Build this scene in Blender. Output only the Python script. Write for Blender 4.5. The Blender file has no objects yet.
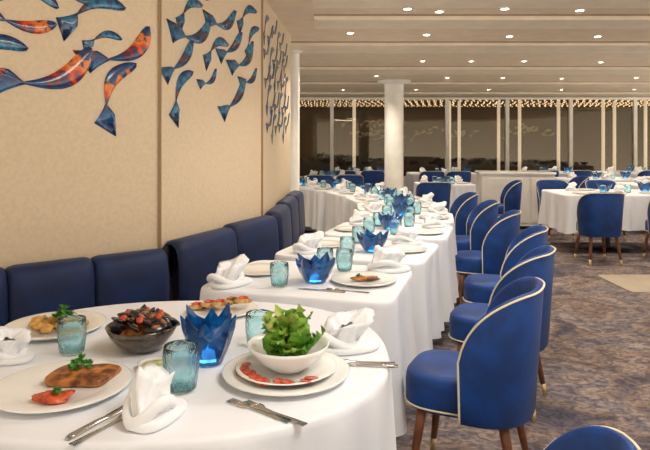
import bpy, math, random
from mathutils import Vector, Matrix
random.seed(7)
S=bpy.context.scene
COL=S.collection
S.view_settings.view_transform='Standard'
S.view_settings.look='None'

# ---------------------------------------------------------------- materials
def mat(name,c,rough=.6,metal=0,trans=0,ior=1.45,c2=None,nscale=5,bump=0,bscale=60,sheen=0,emit=None,estr=0,coat=0,detail=4,lo=.4,hi=.6):
    m=bpy.data.materials.new(name); m.use_nodes=True
    nt=m.node_tree; b=nt.nodes['Principled BSDF']
    b.inputs['Base Color'].default_value=(*c,1)
    b.inputs['Roughness'].default_value=rough
    b.inputs['Metallic'].default_value=metal
    b.inputs['Transmission Weight'].default_value=trans
    b.inputs['IOR'].default_value=ior
    b.inputs['Sheen Weight'].default_value=sheen
    b.inputs['Coat Weight'].default_value=coat
    if emit:
        b.inputs['Emission Color'].default_value=(*emit,1); b.inputs['Emission Strength'].default_value=estr
    tc=nt.nodes.new('ShaderNodeTexCoord')
    n=nt.nodes.new('ShaderNodeTexNoise'); n.inputs['Scale'].default_value=nscale; n.inputs['Detail'].default_value=detail
    nt.links.new(tc.outputs['Object'],n.inputs['Vector'])
    r=nt.nodes.new('ShaderNodeValToRGB')
    r.color_ramp.elements[0].position=lo; r.color_ramp.elements[1].position=hi
    c2=c2 or tuple(x*.93 for x in c)
    r.color_ramp.elements[0].color=(*c,1); r.color_ramp.elements[1].color=(*c2,1)
    nt.links.new(n.outputs['Fac'],r.inputs['Fac']); nt.links.new(r.outputs['Color'],b.inputs['Base Color'])
    if bump:
        n2=nt.nodes.new('ShaderNodeTexNoise'); n2.inputs['Scale'].default_value=bscale; n2.inputs['Detail'].default_value=3
        nt.links.new(tc.outputs['Object'],n2.inputs['Vector'])
        bp=nt.nodes.new('ShaderNodeBump'); bp.inputs['Strength'].default_value=bump; bp.inputs['Distance'].default_value=.01
        nt.links.new(n2.outputs['Fac'],bp.inputs['Height']); nt.links.new(bp.outputs['Normal'],b.inputs['Normal'])
    return m
M={}
M['wall']=mat('woven_wall_fabric',(.70,.57,.41),.85,c2=(.66,.53,.375),nscale=45,bump=.06,bscale=220,detail=4)
M['ceil']=mat('ceiling_paint',(.86,.72,.55),.6)
M['ceilrib']=mat('ceiling_rib_paint',(.93,.82,.66),.5)
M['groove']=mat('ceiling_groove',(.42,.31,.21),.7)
M['white']=mat('white_paint',(.84,.82,.77),.45)
M['cloth']=mat('white_linen',(.80,.82,.87),.85,c2=(.77,.79,.84),nscale=3,bump=.4,bscale=7,sheen=.05)
M['napkin']=mat('napkin_linen',(.86,.87,.90),.9,bump=.15,bscale=60)
M['velvet']=mat('blue_velvet',(.002,.052,.26),.55,c2=(.0015,.030,.15),nscale=6,sheen=.03,bump=.1,bscale=150)
M['navy']=mat('navy_velvet',(.002,.020,.100),.6,c2=(.0015,.011,.06),nscale=5,sheen=.08)
M['piping']=mat('cream_piping',(.80,.70,.48),.6)
M['walnut']=mat('walnut_wood',(.22,.075,.028),.4,c2=(.13,.045,.018),nscale=14)
M['brass']=mat('brass_tip',(.75,.58,.30),.3,metal=.7)
M['china']=mat('white_china',(.86,.86,.84),.18,coat=.4)
M['steel']=mat('polished_steel',(.62,.60,.57),.2,metal=1)
M['dark']=mat('dark_metal',(.03,.03,.035),.4,metal=.5)
M['backdrop']=mat('dark_backdrop',(.045,.030,.020),.7,c2=(.025,.017,.011),nscale=1)  # dark surfaces of the space added behind the windows
M['frame']=mat('window_frame',(.94,.90,.82),.5)
M['pillar']=mat('pillar_paint',(.95,.93,.88),.4)
M['lamp']=mat('lamp_lens',(1,.9,.75),.4,emit=(1,.86,.66),estr=25)
M['bulb']=mat('reflected_light_glow',(1,.8,.5),.4,emit=(1,.70,.40),estr=1.6)  # glow standing for ceiling lights reflected in the windows
M['tube']=mat('reflected_pillar_glow',(1,.9,.7),.4,emit=(1,.84,.64),estr=.6)  # glow standing for pillars reflected in the windows
M['glow']=mat('candle_flame',(1,.9,.7),.4,emit=(.6,.92,1),estr=6)
M['mat_beige']=mat('beige_panel',(.46,.39,.31),.6)
M['seam']=mat('brown_seam',(.33,.21,.11),.6)
M['cyan']=mat('turquoise_glass',(.87,.98,.99),.03,trans=1,ior=1.2,c2=(.58,.91,.96),nscale=45,bump=.8,bscale=80)
M['blue_glass']=mat('cobalt_glass',(.01,.18,.52),.04,trans=.6,ior=1.35,c2=(.002,.025,.15),nscale=12,coat=.7,bump=.2,bscale=24)
M['bowl_dark']=mat('smoked_glass_bowl',(.30,.22,.14),.06,trans=.75,c2=(.14,.09,.05),nscale=30,coat=.5)
M['lettuce']=mat('lettuce',(.08,.26,.018),.5,c2=(.28,.48,.06),nscale=18,bump=.5,bscale=60)
M['lettuce_pale']=mat('lettuce_pale',(.50,.52,.14),.5,c2=(.20,.38,.04),nscale=18,bump=.5)
M['parsley']=mat('parsley',(.03,.17,.012),.6,c2=(.07,.28,.03),nscale=60)
M['tomato']=mat('tomato',(.50,.035,.015),.25,c2=(.62,.13,.05),nscale=50)
M['fillet']=mat('grilled_fillet',(.52,.20,.05),.4,c2=(.12,.035,.01),nscale=30,bump=.5,bscale=60)
M['potato']=mat('roast_potato',(.72,.42,.11),.5,c2=(.42,.17,.04),nscale=25,bump=.4)
M['mussel']=mat('mussel_shell',(.010,.010,.018),.2,coat=.5)
M['mussel_meat']=mat('mussel_meat',(.55,.20,.04),.5,c2=(.12,.04,.02),nscale=40)
M['bread']=mat('toast',(.62,.38,.14),.8,c2=(.40,.19,.06),nscale=40,bump=.5)
M['cream']=mat('cream_dressing',(.75,.70,.45),.4,c2=(.35,.48,.12),nscale=70)

def carpet():
    m=bpy.data.materials.new('patterned_carpet'); m.use_nodes=True; nt=m.node_tree; b=nt.nodes['Principled BSDF']
    b.inputs['Roughness'].default_value=.95
    tc=nt.nodes.new('ShaderNodeTexCoord'); mp=nt.nodes.new('ShaderNodeMapping')
    mp.inputs['Scale'].default_value=(1,1.25,1); mp.inputs['Rotation'].default_value=(0,0,.9)
    nt.links.new(tc.outputs['Object'],mp.inputs['Vector'])
    def noise(s,d,dist=0):
        n=nt.nodes.new('ShaderNodeTexNoise'); n.inputs['Scale'].default_value=s; n.inputs['Detail'].default_value=d; n.inputs['Distortion'].default_value=dist
        nt.links.new(mp.outputs['Vector'],n.inputs['Vector']); return n
    n1=noise(1.7,10,1.2); r1=nt.nodes.new('ShaderNodeValToRGB'); e=r1.color_ramp.elements
    e[0].position=.30; e[0].color=(.055,.055,.085,1); e[1].position=.70; e[1].color=(.36,.315,.29,1)
    x=e.new(.40); x.color=(.12,.105,.125,1); x=e.new(.46); x.color=(.20,.15,.13,1); x=e.new(.52); x.color=(.27,.225,.205,1); x=e.new(.58); x.color=(.14,.125,.15,1)
    nt.links.new(n1.outputs['Fac'],r1.inputs['Fac'])
    n2=noise(15,9,1.6); r2=nt.nodes.new('ShaderNodeValToRGB'); e=r2.color_ramp.elements
    e[0].position=.40;e[0].color=(.55,.53,.58,1);e[1].position=.60;e[1].color=(1.3,1.22,1.15,1)
    nt.links.new(n2.outputs['Fac'],r2.inputs['Fac'])
    mx=nt.nodes.new('ShaderNodeMix'); mx.data_type='RGBA'; mx.blend_type='MULTIPLY'; mx.inputs[0].default_value=1
    nt.links.new(r1.outputs['Color'],mx.inputs[6]); nt.links.new(r2.outputs['Color'],mx.inputs[7])
    nt.links.new(mx.outputs[2],b.inputs['Base Color'])
    return m
M['carpet']=carpet()
def winmat():
    m=bpy.data.materials.new('clear_night_glass'); m.use_nodes=True; nt=m.node_tree
    nt.nodes.remove(nt.nodes['Principled BSDF'])
    t=nt.nodes.new('ShaderNodeBsdfTransparent'); t.inputs[0].default_value=(.88,.85,.80,1)
    g=nt.nodes.new('ShaderNodeBsdfGlossy'); g.inputs['Roughness'].default_value=.02; g.inputs['Color'].default_value=(.95,.82,.64,1)
    mx=nt.nodes.new('ShaderNodeMixShader'); mx.inputs[0].default_value=.05
    nt.links.new(t.outputs[0],mx.inputs[1]); nt.links.new(g.outputs[0],mx.inputs[2])
    nt.links.new(mx.outputs[0],nt.nodes['Material Output'].inputs[0]); return m
M['window']=winmat()
def fishmat(name,stops):
    m=bpy.data.materials.new(name); m.use_nodes=True; nt=m.node_tree; b=nt.nodes['Principled BSDF']
    b.inputs['Roughness'].default_value=.2; b.inputs['Coat Weight'].default_value=.4
    tc=nt.nodes.new('ShaderNodeTexCoord'); sp=nt.nodes.new('ShaderNodeSeparateXYZ'); nt.links.new(tc.outputs['Object'],sp.inputs[0])
    n=nt.nodes.new('ShaderNodeTexNoise'); n.inputs['Scale'].default_value=9; n.inputs['Detail'].default_value=7; nt.links.new(tc.outputs['Object'],n.inputs['Vector'])
    a=nt.nodes.new('ShaderNodeMath'); a.operation='MULTIPLY_ADD'; a.inputs[1].default_value=.9
    nt.links.new(n.outputs['Fac'],a.inputs[0]); nt.links.new(sp.outputs['X'],a.inputs[2])
    y=nt.nodes.new('ShaderNodeMath'); y.operation='MULTIPLY_ADD'; y.inputs[1].default_value=1.6
    nt.links.new(sp.outputs['Y'],y.inputs[0]); nt.links.new(a.outputs[0],y.inputs[2])
    s=nt.nodes.new('ShaderNodeMath'); s.operation='MULTIPLY_ADD'; s.inputs[1].default_value=.55; s.inputs[2].default_value=-.02; nt.links.new(y.outputs[0],s.inputs[0])
    r=nt.nodes.new('ShaderNodeValToRGB'); e=r.color_ramp.elements
    e[0].position=stops[0][0]; e[0].color=(*stops[0][1],1); e[1].position=stops[-1][0]; e[1].color=(*stops[-1][1],1)
    for p,c in stops[1:-1]:
        x=e.new(p); x.color=(*c,1)
    nt.links.new(s.outputs[0],r.inputs['Fac']); nt.links.new(r.outputs['Color'],b.inputs['Base Color']); return m
M['fishA']=fishmat('fish_enamel_orange',[(.20,(.003,.012,.07)),(.30,(.01,.06,.20)),(.34,(.02,.02,.06)),(.39,(.75,.20,.015)),(.48,(.55,.04,.008)),(.54,(.08,.01,.03)),(.60,(.005,.04,.16)),(.76,(.01,.12,.30)),(.85,(.004,.02,.10))])
M['fishB']=fishmat('fish_enamel_blue',[(.18,(.003,.010,.06)),(.28,(.006,.05,.16)),(.37,(.02,.20,.34)),(.44,(.003,.02,.10)),(.49,(.16,.05,.02)),(.52,(.002,.014,.07)),(.68,(.01,.14,.28)),(.85,(.003,.012,.07))])
M['fishD']=mat('reflected_fish',(.20,.25,.17),.5,c2=(.38,.27,.12),nscale=6)  # dim colours for the reflected wall fish

# ---------------------------------------------------------------- mesh builder
class MB:
    def __init__(s): s.v=[]; s.f=[]
    def grid(s,rows,cu=False,cv=False):
        o=len(s.v); n=len(rows[0]); m=len(rows)
        for r in rows: s.v+= [tuple(p) for p in r]
        for i in range(m if cv else m-1):
            for j in range(n if cu else n-1):
                a=o+i*n+j; b=o+i*n+(j+1)%n; c=o+((i+1)%m)*n+(j+1)%n; d=o+((i+1)%m)*n+j
                s.f.append((a,b,c,d))
        return s
    def lathe(s,prof,n=32,c=(0,0,0)):
        rows=[[(c[0]+max(r,1e-4)*math.cos(2*math.pi*j/n),c[1]+max(r,1e-4)*math.sin(2*math.pi*j/n),c[2]+z) for j in range(n)] for r,z in prof]
        s.grid(rows,cu=True); return s
    def tube(s,path,rad,n=8,closed=False,caps=True):
        P=[Vector(p) for p in path]; rows=[]
        N=len(P)
        up=None
        for i,p in enumerate(P):
            a=P[(i-1)%N] if (closed or i>0) else P[i]; b=P[(i+1)%N] if (closed or i<N-1) else P[i]
            t=(b-a).normalized()
            if up is None:
                up=Vector((0,0,1)) if abs(t.z)<.9 else Vector((1,0,0))
            x=t.cross(up)
            if x.length<1e-4: x=t.orthogonal()
            x.normalize(); up=x.cross(t).normalized()
            r=rad(i/(N-1)) if callable(rad) else rad
            rows.append([p+x*(r*math.cos(2*math.pi*j/n))+up*(r*math.sin(2*math.pi*j/n)) for j in range(n)])
        o=len(s.v); s.grid(rows,cu=True,cv=closed)
        if caps and not closed:
            s.f.append(tuple(o+j for j in range(n))[::-1]); s.f.append(tuple(o+(N-1)*n+j for j in range(n)))
        return s
    def rbox(s,cx,cy,cz,sx,sy,sz,e=8,rr=.03,n=48):
        def ring(k,z,ins):
            out=[]
            for j in range(n):
                t=2*math.pi*j/n; c,q=math.cos(t),math.sin(t)
                r=(abs(c)**e+abs(q)**e)**(-1/e)
                out.append((cx+(sx/2-ins)*k*r*c,cy+(sy/2-ins)*k*r*q,z))
            return out
        rows=[ring(1e-3,cz-sz/2,0),ring(1,cz-sz/2,rr)]
        for a in (30,60,90): rows.append(ring(1,cz-sz/2+rr*(1-math.cos(math.radians(a))),rr*(1-math.sin(math.radians(a)))))
        for a in (0,30,60,90): rows.append(ring(1,cz+sz/2-rr*(1-math.sin(math.radians(a))),rr*(1-math.cos(math.radians(a)))))
        rows.append(ring(1e-3,cz+sz/2+.004,0))
        s.grid(rows,cu=True); return s
    def box(s,x0,x1,y0,y1,z0,z1):
        o=len(s.v); s.v+=[(x0,y0,z0),(x1,y0,z0),(x1,y1,z0),(x0,y1,z0),(x0,y0,z1),(x1,y0,z1),(x1,y1,z1),(x0,y1,z1)]
        for f in ((3,2,1,0),(4,5,6,7),(0,1,5,4),(1,2,6,5),(2,3,7,6),(3,0,4,7)): s.f.append(tuple(o+i for i in f))
        return s
    def mesh(s,name,m,smooth=True):
        me=bpy.data.meshes.new(name); me.from_pydata(s.v,[],s.f); me.validate(); me.materials.append(M[m])
        if smooth: me.shade_smooth() if hasattr(me,'shade_smooth') else None
        me.update(); return me
def ob(name,me,parent=None,label=None):
    o=bpy.data.objects.new(name,me); COL.objects.link(o)
    if parent: o.parent=parent
    if label and parent: o['label']=label
    return o
def thing(name,parts,loc,rz=0,label='',cat='',group=None,scale=1,rot=None):
    if isinstance(parts,bpy.types.Mesh): root=ob(name,parts)
    else:
        root=ob(name,None); root.empty_display_size=.05
        for p in parts:
            c=ob(p[0],p[1],root,p[2] if len(p)>2 else None)
            for q in (p[3] if len(p)>3 else []): ob(q[0],q[1],c,q[2] if len(q)>2 else None)
    root.location=loc; root.rotation_euler=rot if rot else (0,0,rz)
    root.scale=(scale,)*3 if not isinstance(scale,tuple) else scale
    root['label']=label; root['category']=cat
    if group: root['group']=group
    return root
def struct(name,me,label=None):
    o=ob(name,me); o['kind']='structure'; o['label']=label or name; o['category']=name.split('_')[0]; return o

# ---------------------------------------------------------------- room shell
CZ=2.6
struct('floor',MB().box(-6,10.5,-3,16,-.1,0).mesh('floor','carpet',False),'mottled brown and violet grey patterned carpet')
struct('ceiling',MB().box(-6,10.5,-3,16,CZ,CZ+.1).mesh('ceiling','ceil',False),'warm cream ceiling with stepped bands')
W=[(-3.6,1.469),(-.98,3.55),(-.5,4.75),(-.38,6.55)]
m=MB(); A=[Vector(p) for p in W]+[Vector((-6,6.9))]
outer=[Vector((-3.7,1.6)),Vector((-1.1,3.65)),Vector((-.64,4.8)),Vector((-.52,6.43)),Vector((-6,6.75))]
n=len(A)
m.v=[(p.x,p.y,0) for p in A]+[(p.x,p.y,CZ) for p in A]+[(p.x,p.y,0) for p in outer]+[(p.x,p.y,CZ) for p in outer]
for i in range(n-1):
    m.f+= [(i,i+1,n+i+1,n+i),(2*n+i+1,2*n+i,3*n+i,3*n+i+1),(n+i,n+i+1,3*n+i+1,3*n+i),(i+1,i,2*n+i,2*n+i+1)]
m.f+=[(0,n,3*n,2*n),(n-1,2*n-1+0,4*n-1,3*n-1)]
struct('wall_left',m.mesh('wall_left','wall',False),'beige woven fabric panelled wall bending around the banquette')
for i,(x,y) in enumerate(W[1:3]):
    m=MB(); m.box(x-.005,x+.010,y-.012,y+.01,.02,CZ-.01)
    struct('trim_%d'%(i+1),m.mesh('trim','seam',False),'slim brown vertical panel joint')
m=MB(); m.box(-.405,-.375,6.54,6.57,.0,CZ); struct('trim_3',m.mesh('trim','white',False),'pale end trim of the panelled wall')
k=4
for y,w in ((3.4,.30),(4.9,.30),(5.75,.45),(7.3,.6),(9.6,.7),(11.9,.7),(14.2,.7)):
    for nm,mm,y0,y1,z0 in (('raised cream ceiling band','ceilrib',-w/2,w/2,-.045),('dark shadow groove beside the ceiling band','groove',w/2,w/2+.03,-.012),('dark shadow groove beside the ceiling band','groove',-w/2-.03,-w/2,-.010)):  # dark brown strips run along both edges of each band
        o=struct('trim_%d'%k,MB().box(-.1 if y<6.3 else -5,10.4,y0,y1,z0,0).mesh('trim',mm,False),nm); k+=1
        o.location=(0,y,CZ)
YW=15.7
xs=[-4.5,-2.95,-1.4,.18,1.7,3.19,4.76,6.42,8.1,9.8]
for i in range(len(xs)-1):
    struct('window_%d'%(i+1),MB().box(xs[i]+.05,xs[i+1]-.05,YW-.01,YW+.01,.55,CZ-.06).mesh('window','window',False),'tall window with its reflections built as objects behind it')
for x in xs:
    struct('trim_%d'%k,MB().box(x-.045,x+.045,YW-.06,YW+.02,.5,CZ).mesh('trim','frame',False),'pale window mullion'); k+=1
struct('trim_%d'%k,MB().box(-5,10.4,YW-.14,YW+.02,.0,.55).mesh('trim','frame',False),'pale window sill'); k+=1
struct('trim_%d'%k,MB().box(-5,10.4,YW-.10,YW+.02,CZ-.05,CZ).mesh('trim','frame',False),'pale window head'); k+=1
struct('wall_far',MB().box(-7,15,22,22.2,-.1,3).mesh('wall_far','backdrop',False),'dark brown wall added behind the windows')  # space invented behind the glass to hold the window reflections as objects
struct('wall_promenade_left',MB().box(-7.2,-7,16,22,-.1,3).mesh('wall_side','backdrop',False),'dark brown end wall added behind the windows')
struct('wall_promenade_right',MB().box(15,15.2,16,22,-.1,3).mesh('wall_side','backdrop',False),'dark brown end wall added behind the windows')
struct('floor_promenade',MB().box(-7,15,16,22,-.1,0).mesh('backdrop_floor','backdrop',False),'dark added deck')
struct('ceiling_promenade',MB().box(-7,15,16,22,2.75,2.85).mesh('backdrop_ceiling','backdrop',False),'dark ceiling added behind the windows')
m=MB()  # tiny glowing boxes added in place of reflected ceiling lights
for i in range(78):
    for j in range(16):
        x=-2.5+.2*i+.06*math.sin(j*2.3); y=16.4+.34*j; m.box(x-.016,x+.016,y-.014,y+.014,2.715,2.749)
o=thing('reflected_lights',m.mesh('dots','bulb',False),(0,0,0),0,'rows of tiny golden bulbs added as reflections of the ceiling lights','lights'); o['kind']='stuff'
for x in (.9,3.95,4.25,5.5,6.0,7.2,8.6,9.2,10.0,11.0):  # glowing columns added in place of pillar reflections in the glass
    thing('reflected_column',MB().lathe([(0,.0),(.05,.0),(.05,2.75),(0,2.75)],16).mesh('column','tube'),(x,18.8+.3*math.sin(x*5),0),0,'slim glowing cream column added as a pillar reflection','column','glowing columns added as pillar reflections')

def pillar(r,cap=1.55):
    shaft=MB().lathe([(r*1.15,0),(r*1.15,.1),(r,.12),(r,CZ-.05)],40).mesh('shaft','pillar')
    cp=MB().lathe([(0,CZ-.08),(r*1.02,CZ-.08),(r*1.15,CZ-.055),(r*cap,CZ-.035),(r*cap,CZ-.003),(0,CZ-.003)],40).mesh('capital','pillar')
    return [('shaft',shaft),('capital',cp)]
thing('pillar',pillar(.178,1.75),(1.30,11.3,0),0,'thick round white pillar with a flat disc cap','pillar')
thing('pillar',pillar(.085,1.9),(-.40,7.45,0),0,'slim round white pillar beside the panelled wall','pillar')

ring=MB().lathe([(.034,-.012),(.046,-.012),(.05,-.004),(.05,0),(.034,0),(.034,-.012)],24).mesh('ring','white')
lens=MB().lathe([(0,-.006),(.034,-.006)],24).mesh('lens','lamp')
DL=[(.72,5.24),(1.02,5.35),(1.57,5.24),(2.25,5.3),(.27,6.4),(2.03,6.6),(3.0,6.6),(1.1,6.5),(4.0,6.6),(1.4,8.6),(2.1,8.6),(2.85,8.6),(4.0,8.7),(5.1,8.6),(-.05,7.75),(.9,10.5),(2.2,10.8),(3.2,10.8),(4.3,10.9),(5.6,10.8),(6.6,10.9),(.4,13.2),(2.0,13.2),(3.6,13.2),(5.2,13.2),(6.8,13.2),(.55,4.1),(1.5,2.2)]
for i,(x,y) in enumerate(DL):
    thing('recessed_downlight',[('trim_ring',ring),('lens',lens)],(x,y,CZ),0,'small round recessed ceiling downlight glowing warm white','downlight','recessed ceiling downlights')
def spot(x,y,z,e,ang=125,c=(1,.86,.68),r=.03,tgt=None,bl=.9):
    l=bpy.data.lights.new('spot','SPOT'); l.energy=e; l.spot_size=math.radians(ang); l.spot_blend=bl; l.color=c; l.shadow_soft_size=r
    o=bpy.data.objects.new('spot_lamp',l); COL.objects.link(o); o.location=(x,y,z)
    if tgt: o.rotation_euler=(Vector(tgt)-Vector((x,y,z))).to_track_quat('-Z','Y').to_euler()
    return o
for x,y in [DL[i] for i in (2,4,6,8,10,12,13,14,15,17,19,20,22,24,25,26)]:
    spot(x,y,CZ-.03,85)
def area(loc,sx,sy,e,c):
    l=bpy.data.lights.new('area','AREA'); l.energy=e; l.shape='RECTANGLE'; l.size=sx; l.size_y=sy; l.color=c
    o=bpy.data.objects.new('fill_lamp',l); COL.objects.link(o); o.location=loc
area((.9,.9,CZ-.03),1.0,.7,38,(1,.95,.88))  # added fill light above the near table, out of view
area((1.4,2.9,CZ-.03),.9,.4,34,(1,.93,.84))  # second added fill light, over the near chairs, out of view
area((4,21.3,2.73),14,.25,32,(1,.75,.45))  # added lamp that brightens the dim fish behind the windows
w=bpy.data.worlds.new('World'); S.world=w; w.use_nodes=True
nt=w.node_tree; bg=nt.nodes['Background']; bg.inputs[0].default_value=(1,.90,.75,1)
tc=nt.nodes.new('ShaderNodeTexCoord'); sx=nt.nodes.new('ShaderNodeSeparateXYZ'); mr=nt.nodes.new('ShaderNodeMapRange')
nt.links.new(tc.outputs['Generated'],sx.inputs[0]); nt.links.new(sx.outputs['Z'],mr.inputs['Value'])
mr.inputs['From Min'].default_value=-.12; mr.inputs['From Max'].default_value=.08; mr.inputs['To Min'].default_value=3.0; mr.inputs['To Max'].default_value=.82  # added fill: surroundings glow brighter below the horizon to light the ceiling
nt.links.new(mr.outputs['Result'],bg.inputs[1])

# ---------------------------------------------------------------- chair
def chair_parts(mv='velvet'):
    R=.265; th=.036
    XS=.84
    def sup(ph,r):
        c,s_=math.cos(ph),math.sin(ph); e=2.4
        k=(abs(c)**e+abs(s_)**e)**(-1/e); return (r*k*c*(XS if c>0 else .8),r*k*s_*.87)
    def zt(ph):
        a=abs(math.degrees(ph)); s_=min(max((a-34)/66,0),1)
        return .855-.012*(a/60)**2-.31*(1-math.sqrt(max(0,1-s_**2.0)))
    rows=[]; path=[]
    N=56; A0=math.radians(98)
    for i in range(N+1):
        ph=-A0+2*A0*i/N; t=zt(ph); fl=.035*(t-.33)/.48; zb=.335
        prof=[(R-.01,zb),(R,zb+.012),(R+fl*.5,(zb+t)/2),(R+fl,t-.022),(R+fl-.005,t-.006),(R+fl-.018,t),(R+fl-th+.01,t-.004),(R+fl-th,t-.02),(R-th+fl*.5,(zb+t)/2),(R-th,zb+.012),(R-th+.01,zb)]
        rows.append([(*sup(ph,r),z) for r,z in prof]); path.append((*sup(ph,R+fl+.001),t-.008))
    m=MB(); m.grid(rows,cu=True); L=len(rows[0])
    m.f.append(tuple(range(L))); m.f.append(tuple(len(m.v)-L+j for j in range(L))[::-1])
    back=m.mesh('backrest',mv)
    def col(ph):
        t=zt(ph); out=[]
        for j in range(8):
            z=.335+(t-.012-.335)*j/8; out.append((*sup(ph,R+.035*(z-.33)/.48+.001),z))
        return out
    full=col(-A0)+path+col(A0)[::-1]
    pipe=MB().tube(full,.0046,6).mesh('piping','piping')
    m=MB(); n=48; rowsS=[]
    def sr(k,z,f=1.0):
        o=[]
        for j in range(n):
            t=2*math.pi*j/n; c,q=math.cos(t),math.sin(t); e=3.2
            r=(abs(c)**e+abs(q)**e)**(-1/e); o.append((-.062+.230*k*r*c,.184*k*r*q*(1+.10*(-c)),z))
        return o
    for k_,z in ((1e-3,.335),(.94,.335),(.985,.345),(1,.37),(1,.395),(1.0,.44),(.985,.465),(.94,.478),(.7,.488),(.35,.492),(1e-3,.493)): rowsS.append(sr(k_,z))
    seat=m.grid(rowsS,cu=True).mesh('seat',mv)
    sp=MB().tube(sr(1.004,.352),.004,6,closed=True).mesh('seat_piping','piping')
    legs=[]
    for sx in (-1,1):
        for sy in (-1,1):
            a=Vector((-.04+.16*sx,.145*sy,.34)); b=Vector((-.03+.215*sx,.185*sy,0))
            c=b.lerp(a,.2)
            lg=MB().tube([a,a.lerp(c,.3),a.lerp(c,.7),c],lambda t:.022-.008*t,12).mesh('leg','walnut')
            fe=MB().tube([c,b],lambda t:.0145-.003*t,12).mesh('ferrule','brass')
            legs.append(('leg',lg,'tapered walnut leg',[('ferrule',fe,'cream brass foot tip')]))
    return [('seat',seat,'padded blue seat'),('backrest',back,'curved blue wraparound back'),('piping',pipe,'cream edge piping'),('seat_piping',sp,'cream seat piping')]+legs
CH=chair_parts()
def chair(x,y,deg,lab,g='blue dining chairs along the table row',sc=1):
    thing('dining_chair',CH,(x,y,0),math.radians(deg),lab,'chair',g,sc)
cl='royal blue curved-back dining chair with cream piping and walnut legs'
chair(.64,2.50,-25,'royal blue curved-back dining chair tucked beside the round table')
chair(.99,3.30,-28,cl); chair(1.25,4.10,-20,cl); chair(1.38,5.05,-20,cl); chair(1.45,5.93,-9,cl); chair(1.48,6.85,-4,cl)
chair(.415,1.265,-24,'royal blue chair standing by the aisle near the round table',sc=(.90,.85,.930))
G='blue chairs around the room'
cl2='royal blue curved-back chair pulled up to a white-clothed table'
chair(3.24,7.10,-90,cl2,G); chair(4.10,7.14,-90,cl2,G)
chair(2.72,9.1,-10,cl2,G); chair(1.62,9.0,-90,cl2,G)
chair(3.45,9.0,90,cl2,G); chair(4.2,9.0,90,cl2,G)
chair(4.25,10.3,0,cl2,G)
chair(.45,11.0,-90,cl2,G); chair(-.1,10.95,-90,cl2,G); chair(2.75,12.4,-90,cl2,G)
chair(1.0,12.7,-90,cl2,G); chair(.4,12.7,-90,cl2,G); chair(4.7,12.8,-90,cl2,G); chair(5.4,12.8,-90,cl2,G); chair(6.9,12.8,-90,cl2,G); chair(2.2,12.4,-90,cl2,G)
chair(5.1,8.85,-90,cl2,G); chair(5.8,8.85,-90,cl2,G)

# ---------------------------------------------------------------- tables
TZ=.76
def table_parts(a,b,e,seed,zb=.24,N=240):
    rnd=random.Random(seed); ph=[rnd.uniform(0,6.28) for _ in range(6)]
    def r0(t):
        c,s_=math.cos(t),math.sin(t); return (abs(c/a)**e+abs(s_/b)**e)**(-1/e)
    def ring(k,z,t=0):
        o=[]
        for j in range(N):
            th=2*math.pi*j/N; r=r0(th); 
            corner=max(0,(r/min(a,b)-1))/(math.hypot(a,b)/min(a,b)-1) if e>3 else .25
            wv=math.sin(11*th+ph[0])*.45+math.sin(19*th+ph[1]+.8*math.sin(3*th))*.4+math.sin(31*th+ph[4])*.3
            wv=abs(wv)**.8*math.copysign(1,wv)
            off=t*(.004+.035*corner**2)+ (t**.7)*.030*wv
            if e>3: off+=t*.024*corner*math.sin(26*th+ph[5])
            rr=r*k+off
            zz=z-(t*.07*corner**2)+t*.008*math.sin(5*th+ph[3])
            o.append((rr*math.cos(th),rr*math.sin(th),zz))
        return o
    rows=[ring(1e-3,TZ),ring(.5,TZ),ring(.85,TZ),ring(.975,TZ),ring(.992,TZ-.002),ring(1,TZ-.010),ring(1.003,TZ-.025,.03)]
    K=9
    for i in range(1,K+1):
        t=i/K; rows.append(ring(1.003,TZ-.025-(TZ-.025-zb)*t,t))
    cloth=MB().grid(rows,cu=True).mesh('tablecloth','cloth')
    def flat(k,z0,z1):
        q=[]
        for kk,z in ((1e-3,z0),(k,z0),(k,z1),(1e-3,z1)):
            q.append([(r0(2*math.pi*j/48)*kk*math.cos(2*math.pi*j/48),r0(2*math.pi*j/48)*kk*math.sin(2*math.pi*j/48),z) for j in range(48)])
        return q
    top=MB().grid(flat(.93,TZ-.035,TZ-.008),cu=True).mesh('tabletop','walnut')
    ped=MB().lathe([(.04,.03),(.04,TZ-.036)],20).mesh('pedestal','dark')
    base=MB().lathe([(0,0),(min(a,b)*.65,0),(min(a,b)*.65,.015),(.05,.035),(0,.035)],32).mesh('base','dark')
    return [('tablecloth',cloth,'white linen cloth hanging in soft folds'),('tabletop',top),('pedestal',ped),('base',base)]
T_round=table_parts(.70,.605,2.3,3,.22)
T_rect=[table_parts(.45,.37,10,s) for s in (1,2,4)]
T_big=table_parts(.75,.5,9,5,.32)
def table(p,x,y,deg,lab,g):
    return thing('dining_table',p,(x,y,0),math.radians(deg),lab,'table',g)
table(T_round,-.5,1.92,0,'round dining table with white linen cloth set with several dishes','white-clothed tables in the row')
ROW=[(-.06,2.94,-16),(.22,3.76,-19),(.50,4.58,-16),(.70,5.42,-11),(.79,6.29,-2),(.74,7.16,9),(.53,8.0,19),(.15,8.82,30),(-.38,9.55,42)]
for i,(x,y,d) in enumerate(ROW):
    table(T_rect[i%3],x,y,d,'square dining table with white linen cloth in the curving row','white-clothed tables in the row')
FAR=[(1.95,9.85,0,0),(3.80,8.08,0,1),(5.1,11.2,0,1),(7.0,11.4,0,1),(.05,11.85,0,0),(2.6,13.3,0,1),(.7,13.55,0,1),(5.0,13.65,0,1),(7.0,13.7,0,1),(-.9,10.9,0,0),(5.6,9.7,0,1)]
for x,y,d,k2 in FAR:
    table(T_big if k2 else T_rect[0],x,y,d,'rectangular dining table with white linen cloth' if k2 else 'square dining table with white linen cloth','white-clothed tables around the room')

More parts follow.
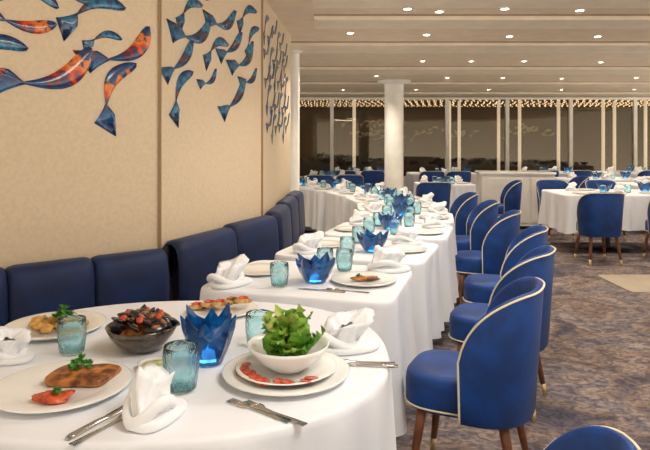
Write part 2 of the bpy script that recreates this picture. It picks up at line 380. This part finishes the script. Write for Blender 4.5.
# ---------------------------------------------------------------- tableware meshes
plate=MB().lathe([(0,.006),(.10,.006),(.112,.010),(.166,.020),(.170,.019),(.168,.015),(.113,.004),(.10,0),(0,0)],56).mesh('plate','china')
def vase_mesh():
    # folded square of thick glass: planar facets, sharp corners, mid points and inward creases
    N=20; rows=[]
    RK=(1.0,.76,.90,.70,.82); ZK=(1.0,.72,.88,.70,.78)
    def pt(j,t,ins):
        th=2*math.pi*j/N+.10*t; kd=j%5
        f=t**.8
        rad=(.044+.052*math.sin(t*1.45))*(1-(1-RK[kd])*f)-ins
        return (rad*math.cos(th),rad*math.sin(th),.112*t*(1-(1-ZK[kd])*f)+.002)
    for t in (0,.35,.7,1): rows.append([pt(j,t,0) for j in range(N)])
    rows.insert(0,[(1e-4*math.cos(j),1e-4*math.sin(j),.002) for j in range(N)])
    for t in (1,.6,.15): rows.append([pt(j,t,.004) for j in range(N)])
    return MB().grid(rows,cu=True).mesh('vase','blue_glass',False)
vase=vase_mesh()
candle=MB().lathe([(0,.008),(.018,.008),(.018,.024),(.004,.026),(.003,.036),(0,.042)],16).mesh('candle','glow')
tumbler=MB().lathe([(0,0),(.030,0),(.037,.006),(.043,.05),(.044,.085),(.041,.108),(.0395,.108),(.0425,.085),(.0415,.05),(.035,.008),(0,.006)],36).mesh('tumbler','cyan')
def napkin_mesh(seed):
    r=random.Random(seed); a=r.uniform(0,6); m=MB(); N=72; rows=[]
    for t in (0,.12,.3,.5,.7,.88,1,.93,.7):
        row=[]
        inn=len(rows)>6
        for j in range(N):
            u=2*math.pi*j/N
            rad=.064*(1-.20*t+.16*max(0,t-.6)*2)*(1+.12*math.sin(4*u+a+2.5*t)+.08*math.sin(9*u-a+3*t)+.04*math.sin(17*u+a))
            if inn: rad*=.7 if t>.8 else .3
            row.append((rad*math.cos(u)+.030*t*t,rad*.72*math.sin(u)+.012*math.sin(4*t+a),.086*t*(1+.18*math.sin(u+a)+.09*math.sin(3*u+a))*(.95 if inn else 1)))
        rows.append(row)
    m.grid(rows,cu=True)
    m.rbox(.016,-.014,.009,.18,.11,.018,2.6,.008,40)
    pts=[( .066*math.cos(x),.052*math.sin(x),.028+.016*math.sin(x*2+a)) for x in [2*math.pi*i/24 for i in range(24)]]
    m.tube(pts,.013,8,closed=True)
    return m.mesh('napkin','napkin')
NAP=[napkin_mesh(i) for i in range(4)]
def fork_mesh():
    m=MB(); sec=[(-.10,.009),(-.06,.008),(0,.0045),(.03,.004),(.045,.011),(.058,.0125)]
    rows=[[(x,-w,0),(x,w,0),(x,w,.0025+.004*math.sin(max(0,x)*20)),(x,-w,.0025+.004*math.sin(max(0,x)*20))] for x,w in sec]
    m.grid(rows,cu=True); m.f.append((0,1,2,3)); 
    for i in range(4):
        y=-.0095+.0063*i; m.box(.057,.098,y-.0016,y+.0016,.0015,.0045)
    return m.mesh('fork','steel')
def knife_mesh():
    m=MB(); sec=[(-.115,.006,.006),(-.10,.009,.007),(-.02,.007,.006),(0,.006,.004),(.01,.010,.002),(.08,.010,.002),(.115,.003,.002)]
    rows=[[(x,-w,0),(x,w,0),(x,w,h),(x,-w,h)] for x,w,h in sec]; m.grid(rows,cu=True); m.f.append((0,1,2,3)); m.f.append((27,26,25,24))
    return m.mesh('knife','steel')
FK=fork_mesh(); KN=knife_mesh()
Z=TZ+.001
def P(x,y,s=1,lab='plain white china dinner plate',z=Z): return thing('dinner_plate',plate,(x,y,z),0,lab,'plate','white dinner plates',s)
def V(x,y,s=1,rz=0,lab='cobalt blue pointed glass candle vase on the tablecloth'):
    thing('candle_vase',[('glass_bowl',vase),('tealight',candle,'small glowing candle')],(x,y,Z),rz,lab,'vase','blue glass candle vases',s)
def TU(x,y,s=1): thing('tumbler',tumbler,(x,y,Z),0,'turquoise textured glass tumbler on the tablecloth','glass','turquoise tumblers',s)
def NK(x,y,s=1,rz=0,k=0,lab='folded white linen napkin standing on the table'): thing('folded_napkin',NAP[k%4],(x,y,Z),rz,lab,'napkin','folded white napkins',s)
def CUT(me,nm,x,y,deg,z=Z): thing(nm,me,(x,y,z),math.radians(deg),'polished steel dinner '+nm.split('_')[-1]+' on the tablecloth',nm.split('_')[-1],'steel cutlery')

# near table
P(-.70,1.60,1.04,'white china plate holding a grilled fillet')
P(-.955,2.125,1.0,'white china plate holding roast potatoes and herbs')
P(-.11,1.70,1.06,'wide white china plate beneath a salad bowl')
TU(-.795,1.885); TU(-.385,1.605,1.1); TU(-.215,1.95)
V(-.350,1.80,(.98,.98,1.42),.9); 
NK(-.415,1.425,(.90,.90,1.25),1.2,0); NK(.05,1.93,1.15,.3,1); NK(-.98,1.83,.9,0,2)
CUT(KN,'dinner_knife',-.525,1.435,66); CUT(FK,'dinner_fork',-.505,1.395,62)
CUT(FK,'dinner_fork',-.165,1.475,-36+180); CUT(FK,'dinner_fork',-.125,1.462,-38+180)
CUT(FK,'dinner_fork',.11,1.80,175); CUT(KN,'dinner_knife',.10,1.775,175)
bowl=MB().lathe([(0,0),(.045,0),(.05,.004),(.085,.03),(.112,.062),(.118,.074),(.114,.075),(.106,.062),(.08,.034),(.04,.012),(0,.01)],56).mesh('bowl','china')
sp=MB().lathe([(0,.006),(.08,.006),(.1,.012),(.14,.024),(.143,.022),(.1,.006),(.08,0),(0,0)],56).mesh('plate','china')
thing('soup_plate',sp,(-.11,1.70,Z+.0075),0,'white rimmed plate with tomato slices under a bowl','plate')
thing('salad_bowl',bowl,(-.105,1.715,Z+.0145),0,'deep white china bowl filled with green salad','bowl')
def leaf(m,base,az,el,L,wd,curl,seed,tip=.82):
    rows=[]
    d=Vector((math.cos(az)*math.cos(el),math.sin(az)*math.cos(el),math.sin(el))); side=Vector((-math.sin(az),math.cos(az),0)); nn=d.cross(side)
    for i in range(11):
        t=i/10; row=[]; w_=wd*(math.sin(math.pi*min(1,t*tip+.12)))**.7
        for j in range(9):
            s_=(j/4-1)
            ruff=abs(s_)**2*.012*math.sin(9*t*4+seed+s_*2)*(wd/.03)
            p=Vector(base)+d*(L*(t-.10*s_*s_*t))+side*(w_*s_)+nn*(-curl*t*t*L+ .25*w_*s_*s_+ruff)
            row.append(p)
        rows.append(row)
    m.grid(rows)
m=MB(); r=random.Random(5)
for i in range(24): leaf(m,(r.uniform(-.05,.05),r.uniform(-.05,.05),.04),r.uniform(0,6.28),r.uniform(.4,1.35),r.uniform(.075,.125),r.uniform(.022,.034),r.uniform(-.35,.3),i,.72)
sal=m.mesh('salad','lettuce'); 
m2=MB()
for i in range(10): leaf(m2,(r.uniform(-.035,.035),r.uniform(-.035,.035),.05),r.uniform(0,6.28),r.uniform(1.0,1.5),r.uniform(.10,.135),r.uniform(.02,.03),r.uniform(-.2,.3),i+50,.72)
thing('green_salad',[('green_leaves',sal),('pale_leaves',m2.mesh('pale','lettuce_pale'),'pale yellow-green lettuce leaves')],(-.105,1.715,Z+.02),0,'heap of ruffled green lettuce leaves in the white bowl','salad')
slice_=MB().lathe([(0,0),(.018,0),(.020,.0015),(.018,.003),(0,.003)],20).mesh('tomato_slice','tomato')
for i in range(9):
    a=math.radians(178+i*17+4*math.sin(i*3)); rr=.119+.006*math.sin(i*2.1)
    thing('tomato_slice',slice_,(-.11+rr*math.cos(a),1.70+rr*math.sin(a),Z+.0265),0,'thin red tomato slice on the plate rim','tomato','tomato slices around the bowl',1,rot=(0.2*math.sin(a),-.2*math.cos(a),a))
def lump(name,mt,sx,sy,sz,seed=0,amp=.12,n=20):
    rows=[]
    for i in range(n//2+1):
        ph=math.pi*i/(n//2); row=[]
        for j in range(n):
            th=2*math.pi*j/n; k=1+amp*math.sin(3*th+seed+2*ph)*math.sin(ph)+amp*.6*math.sin(5*ph+seed*2+th)
            row.append((sx*k*max(math.sin(ph),1e-3)*math.cos(th),sy*k*max(math.sin(ph),1e-3)*math.sin(th),sz*(1-math.cos(ph))*k))
        rows.append(row)
    return MB().grid(rows,cu=True).mesh(name,mt)
def sprig_mesh(seed,R=.035,n=60):
    m=MB(); r=random.Random(seed)
    for i in range(n):
        p=Vector((r.gauss(0,R*.42),r.gauss(0,R*.42),0)); p.z=max(.004,R*.8*(1-p.length/R)+r.uniform(-.008,.008))
        leaf(m,p,r.uniform(0,6.28),r.uniform(-.2,1.2),.016,.006,.2,i)
    return m.mesh('sprig','parsley')
SP=sprig_mesh(1); SP2=sprig_mesh(2,.03,40)
fm=MB().rbox(0,0,.010,.165,.125,.020,5,.007,56)
fm.v=[(x+.05*y+.004*math.sin(30*y),y+.005*math.sin(25*x),z+.002*math.sin(60*x)+.002*math.sin(45*y+1)) for x,y,z in fm.v]
thing('grilled_fillet',fm.mesh('fillet','fillet'),(-.665,1.655,Z+.010),-.12,'seared flat brown fillet on the white plate','meat')
thing('parsley_sprig',SP,(-.685,1.675,Z+.032),0,'dark green parsley garnish on the fillet','herb','parsley garnishes',.9)
thing('tomato_relish',lump('relish','tomato',.045,.034,.011,2,.2),(-.685,1.515,Z+.006),0,'small mound of red tomato relish on the plate','sauce')
thing('parsley_sprig',SP2,(-.68,1.52,Z+.024),0,'small green herb garnish on the relish','herb','parsley garnishes',.5)
r=random.Random(9)
POT=[lump('potato','potato',.026,.021,.014,s) for s in range(3)]
for i,(dx,dy) in enumerate([(-.07,.0),(-.03,.03),(-.03,-.035),(.015,-.01),(.05,.03),(.06,-.03),(.015,.05),(-.075,.045),(.095,.0),(.0,-.06)]):
    thing('roast_potato',POT[i%3],(-.955+dx,2.125+dy,Z+.006),r.uniform(0,3),'golden roast potato piece on the white plate','potato','roast potatoes on the plate',1.0)
thing('parsley_sprig',SP,(-.93,2.13,Z+.03),1,'green parsley garnish on the roast potatoes','herb','parsley garnishes',1.3)
thing('tomato_slice',slice_,(-.90,2.06,Z+.02),1,'red tomato piece beside the potatoes','tomato',None,.8)
db=MB().lathe([(0,0),(.05,0),(.07,.012),(.10,.05),(.112,.078),(.108,.078),(.094,.05),(.064,.018),(0,.010)],48).mesh('bowl','bowl_dark')
thing('mussel_bowl',db,(-.585,1.92,Z),0,'smoked glass bowl heaped with mussels','bowl')
def mussel():
    rows=[]
    for i in range(9):
        t=i/8; w_=.019*math.sin(math.pi*t**.8*.97+.03)+.001; row=[]
        for j in range(12):
            u=2*math.pi*j/12; row.append((-.036+.072*t,w_*math.cos(u),.4*w_*math.sin(u)+.006))
        rows.append(row)
    a=MB().grid(rows,cu=True).mesh('shell','mussel')
    b=lump('meat','mussel_meat',.013,.006,.004,1)
    for v in b.vertices: v.co.z+=.010
    return [('shell',a,'glossy black shell'),('meat',b,'orange mussel meat')]
MU=mussel()
for i in range(22):
    a=i*2.4; rr=.019*math.sqrt(i)
    thing('mussel',MU,(-.585+rr*math.cos(a),1.92+rr*math.sin(a),Z+.074+.034*(1-(rr/.09)**2)),0,'black mussel with orange meat in the dark bowl','mussel','mussels in the bowl',1.0,rot=(r.uniform(-.9,.9),r.uniform(-.7,.7),r.uniform(0,6)))
TOM=lump('tomato','tomato',.012,.012,.010,0,.03)
for i in range(6):
    a=i*1.1+.5; thing('cherry_tomato',TOM,(-.585+.058*math.cos(a),1.92+.058*math.sin(a),Z+.098),0,'red cherry tomato among the mussels','tomato','cherry tomatoes among the mussels')
filler=lump('ragout','mussel_meat',.080,.080,.033,3,.05)
thing('mussel_stew',filler,(-.585,1.92,Z+.02),0,'reddish stew base in the dark bowl','food').__setitem__('kind','stuff')
sd=MB().lathe([(0,0),(.03,0),(.045,.014),(.047,.018),(.043,.018),(.03,.006),(0,.005)],32).mesh('dish','china')
thing('sauce_dish',sd,(-.50,1.755,Z),0,'tiny white dish with green herb sauce','dish')
thing('herb_sauce',lump('sauce','cream',.033,.033,.006,1,.04),(-.50,1.755,Z+.006),0,'pale green herb sauce in the small dish','sauce')
P(-.40,2.345,.80,'small white plate with topped toasts')
TO=MB().rbox(0,0,.008,.085,.045,.014,3,.005,28).mesh('toast','bread'); TT=lump('topping','tomato',.03,.014,.006,2,.2)
for v in TT.vertices: v.co.z+=.014
for i in range(5):
    thing('toast',[('bread',TO),('topping',TT,'red and green topping')],(-.50+.045*i,2.345+.012*(i%2),Z+.010+.006*i),0,'slim golden toast with red topping on a small plate','toast','topped toasts',1,rot=(0,.18,1.1))
thing('parsley_sprig',SP2,(-.36,2.34,Z+.03),1,'green herb garnish on the toasts','herb','parsley garnishes',.8)

# table two and three
NK(-.46,2.78,1.2,.9,3); P(-.335,3.07,.85); TU(-.21,2.76); V(-.045,2.85,1.12,.9); TU(.10,3.10); TU(.0,3.13)
P(.185,2.85,.92,'white china plate with a sliced meat portion'); NK(.31,3.10,1.2,.2,0)
thing('sliced_meat',lump('meat','fillet',.07,.022,.012,1,.1),(.195,2.84,Z+.006),.1,'browned sliced meat on the plate','meat')
thing('parsley_sprig',SP2,(.16,2.845,Z+.022),1,'green herb garnish on the meat','herb','parsley garnishes',.6)
CUT(FK,'dinner_fork',.10,2.67,160); CUT(KN,'dinner_knife',-.02,2.68,162)
NK(-.11,3.62,1.15,.5,1); V(.29,3.64,1.12,.2); TU(.13,3.50); P(.49,3.68,.80); NK(.52,3.92,1.1,.1,2); TU(.22,3.95); P(.0,3.85,.8)
def place(x,y,deg,items):
    c,s_=math.cos(math.radians(deg)),math.sin(math.radians(deg))
    for k2,lx,ly in items:
        px,py=x+c*lx-s_*ly,y+s_*lx+c*ly
        if k2=='v': V(px,py,1.12,random.uniform(0,3))
        if k2=='p': P(px,py,.78)
        if k2=='n': NK(px,py,1.1,random.uniform(0,3),random.randint(0,3))
        if k2=='t': TU(px,py)
lay=[('v',0,0),('p',.28,-.12),('p',-.28,-.12),('n',.29,.22),('n',-.29,.22),('t',.12,.16),('t',-.12,-.22),('t',.08,-.25),('t',-.12,.14)]
for x,y,d in ROW[2:]: place(x,y,d,lay)
layb=[('v',0,.08),('p',-.45,-.28),('p',.42,-.28),('n',-.40,.22),('n',.32,.26),('t',-.15,-.2),('t',.2,-.15),('n',-.02,-.35),('v',.58,.14),('p',-.15,.33)]
for x,y,d,k2 in FAR: place(x,y,d,layb if k2 else lay)

# ---------------------------------------------------------------- banquette
def bsec(a,b,h):
    a=Vector(a); b=Vector(b); L=(b-a).length-.003; d=(b-a).normalized(); ang=math.atan2(d.y,d.x)
    mid=(a+b)/2
    back=MB(); 
    n=32; rows=[]
    for i in range(n+1):
        t=.5-.5*math.cos(math.pi*i/n); x=(t-.5)*L; e=min(t,1-t)*L; rc=min(1,e/.05); edge=.55+.45*math.sqrt(max(0,1-(1-rc)**2))
        hh=h-.022*(1-math.sqrt(max(0,1-(1-min(1,e/.05))**2))) 
        yf=.075*edge+.012*math.sin(math.pi*t)
        rows.append([(x,-yf,.42),(x,-yf-.010*edge,.55),(x,-yf-.004,.68),(x,-yf+.006,hh-.06),(x,-yf+.020,hh-.025),(x,-yf+.045,hh-.006),(x,0.02,hh),(x,.055,hh-.008),(x,.075,hh-.035),(x,.075,.42)])
    back.grid(rows,cu=True); q=len(rows[0]); back.f.append(tuple(range(q))); back.f.append(tuple(n*q+j for j in range(q)))
    bm=back.mesh('backrest','navy')
    seat=MB().rbox(0,-.24,.38,L,.34,.14,14,.03).mesh('seat','navy')
    base=MB().box(-L/2,L/2,-.34,.04,0,.31).mesh('base','navy',False)
    thing('banquette_section',[('backrest',bm,'padded navy velvet back'),('seat',seat),('base',base)],(mid.x,mid.y,0),ang,'navy velvet wall banquette section with padded back','banquette','navy banquette sections')
dA=(.783,.622); nA=(.622,-.783); c0=(-.98,3.55)
def onA(s,k=.085): return (c0[0]-dA[0]*s+nA[0]*k,c0[1]-dA[1]*s+nA[1]*k)
for s0,s1 in ((1.62,1.24),(1.24,.83),(.83,.415),(.415,.0)):
    bsec(onA(s0),onA(s1),.81)
dB=(.371,.929); nB=(.929,-.371)
def onB(s,k=.085): return (c0[0]+dB[0]*s+nB[0]*k,c0[1]+dB[1]*s+nB[1]*k)
bsec(onB(.01),onB(.66),.845); bsec(onB(.66),onB(1.29),.86)
dC=(.0665,.9978); nC=(.9978,-.0665); c1=(-.5,4.75)
def onC(s,k=.085): return (c1[0]+dC[0]*s+nC[0]*k,c1[1]+dC[1]*s+nC[1]*k)
bsec(onC(.0),onC(.62),.88); bsec(onC(.62),onC(1.2),.90); bsec(onC(1.2),onC(1.78),.91)

# ---------------------------------------------------------------- fish wall sculptures
def fish_mesh(name,mt,curve):
    rows=[]; n=36
    for i in range(n+1):
        t=i/n
        if t<.70: w_=max(.013,.088*math.sin(math.pi*min(1,(t/.74))**.62)**.9)
        else: w_=.013+.135*((t-.70)/.30)**1.1
        if t==0: w_=.003
        cy=curve*math.sin(math.pi*t*1.3)
        row=[]
        for j in range(9):
            v=j/4-1; x=t
            if t>.70: x=t-.24*((t-.70)/.30)*(1-abs(v))
            row.append((x,cy+w_*v,.012+.03*(1-v*v)*(1-t*.7)))
        row.append((row[-1][0],cy+w_,0)); row.append((row[0][0],cy-w_,0))
        rows.append(row)
    m=MB(); m.grid(rows,cu=True); q=len(rows[0]); m.f.append(tuple(range(q))); m.f.append(tuple(n*q+j for j in range(q)))
    return m.mesh(name,mt)
FISH={}
for mt in ('fishA','fishB','fishD'):
    for ci,cv in enumerate((-.13,.13,.07)): FISH[mt,ci]=fish_mesh('fish',mt,cv)
def fish(c,d,p0,z0,p1,z1,mt,ci,wk=1,grp='fish sculptures on the wall',lab=None):
    n_=Vector((d[1],-d[0],0)); D=Vector((d[0],d[1],0)); U=Vector((0,0,1))
    hx=Vector((p1-p0,z1-z0)); L=hx.length; a=math.atan2(hx.y,hx.x)
    X=D*math.cos(a)+U*math.sin(a); Yv=-D*math.sin(a)+U*math.cos(a)
    o=thing('fish_sculpture',FISH[mt,ci],(0,0,0),0,lab or 'enamelled %s fish sculpture mounted on the beige wall'%('orange and blue' if mt=='fishA' else 'deep blue'),'wall art',grp)
    loc=Vector((c[0],c[1],0))+D*p0+n_*.002+U*z0
    mt_=Matrix(((X.x,Yv.x,n_.x,loc.x),(X.y,Yv.y,n_.y,loc.y),(X.z,Yv.z,n_.z,loc.z),(0,0,0,1)))
    o.matrix_world=mt_@Matrix.Diagonal((L,L*wk,L*.6,1))
cA=(c0[0]-dA[0]*.842,c0[1]-dA[1]*.842)
for p0,z0,p1,z1,mt,ci in [(.28,2.14,-.05,2.20,'fishB',0),(.64,2.19,.27,2.07,'fishB',0),(.78,2.10,.43,1.82,'fishA',1),(.45,1.94,-.05,1.67,'fishA',1),(.70,1.88,.48,1.52,'fishA',0),(.13,1.91,-.25,1.80,'fishB',0),(.52,2.27,.24,2.21,'fishB',1),(.27,2.05,-.08,2.05,'fishA',2),(.62,2.01,.40,1.97,'fishB',0)]:
    fish(cA,dA,p0,z0,p1,z1,mt,ci,1.15)
for i,(p0,z0,p1,z1) in enumerate([(.45,2.33,.16,2.18),(.55,2.25,.12,2.05),(.34,2.08,.05,1.80),(.34,1.88,.1,1.58),(.88,2.38,.50,2.20),(.97,2.24,.66,2.0),(.78,2.12,.46,1.99),(1.14,2.2,.82,1.92),(1.02,1.90,.7,1.60),(1.2,2.44,.90,2.30),(1.2,2.00,.95,1.84),(.60,2.46,.3,2.36),(1.24,2.32,1.02,2.10),(.62,1.93,.42,1.78)]):
    fish(c0,dB,p0,z0,p1,z1,'fishB',i%3,1.1)
r=random.Random(3)
for i in range(30):
    p=.32+.047*i; z=2.50-.20*(i%5)+r.uniform(-.05,.05)
    fish(c1,dC,p,z,p-.28,z-.20,'fishB',i%3,1.0)
for cx,cnt in ((1.5,14),(3.3,8),(7.6,12),(5.5,6)):  # dim fish added in place of wall art reflected in the windows
    for i in range(cnt):
        p=cx+r.uniform(-.9,.9); z=1.95+r.uniform(-.3,.3)
        fish((0,22.003),(1,0),p,z,p-.38,z-.12+r.uniform(-.1,.1),'fishD',i%3,1.2,'dim fish added as reflections behind the windows','dim fish shape added as a reflection of the wall art')

# ---------------------------------------------------------------- counter, floor panel
body=MB().box(-.58,.58,-.32,.32,.06,.9).mesh('body','white',False)
top=MB().rbox(0,0,.92,1.24,.70,.04,20,.008).mesh('top','china')
kick=MB().box(-.54,.54,-.28,.28,0,.06).mesh('kick','dark',False)
def panel(x): return MB().box(x-.17,x+.17,-.335,-.32,.12,.84).mesh('panel','white',False)
thing('service_counter',[('body',body),('countertop',top),('plinth',kick)]+[('door_panel',panel(x)) for x in (-.38,0,.38)],(3.2,10.15,0),-.12,'white service counter with panelled front','counter')
thing('floor_panel',MB().rbox(0,0,.006,1.3,.75,.012,30,.004).mesh('panel','mat_beige'),(3.55,6.05,0),0,'flat beige access panel set on the carpet','floor panel')

# ---------------------------------------------------------------- camera
cam=bpy.data.cameras.new('camera'); co=bpy.data.objects.new('camera',cam); COL.objects.link(co); S.camera=co
co.location=(0,0,1.42); co.rotation_euler=(math.radians(90),0,0)
cam.sensor_width=36; cam.lens=36*600/650; cam.shift_y=-(225-143)/650; cam.clip_start=.05
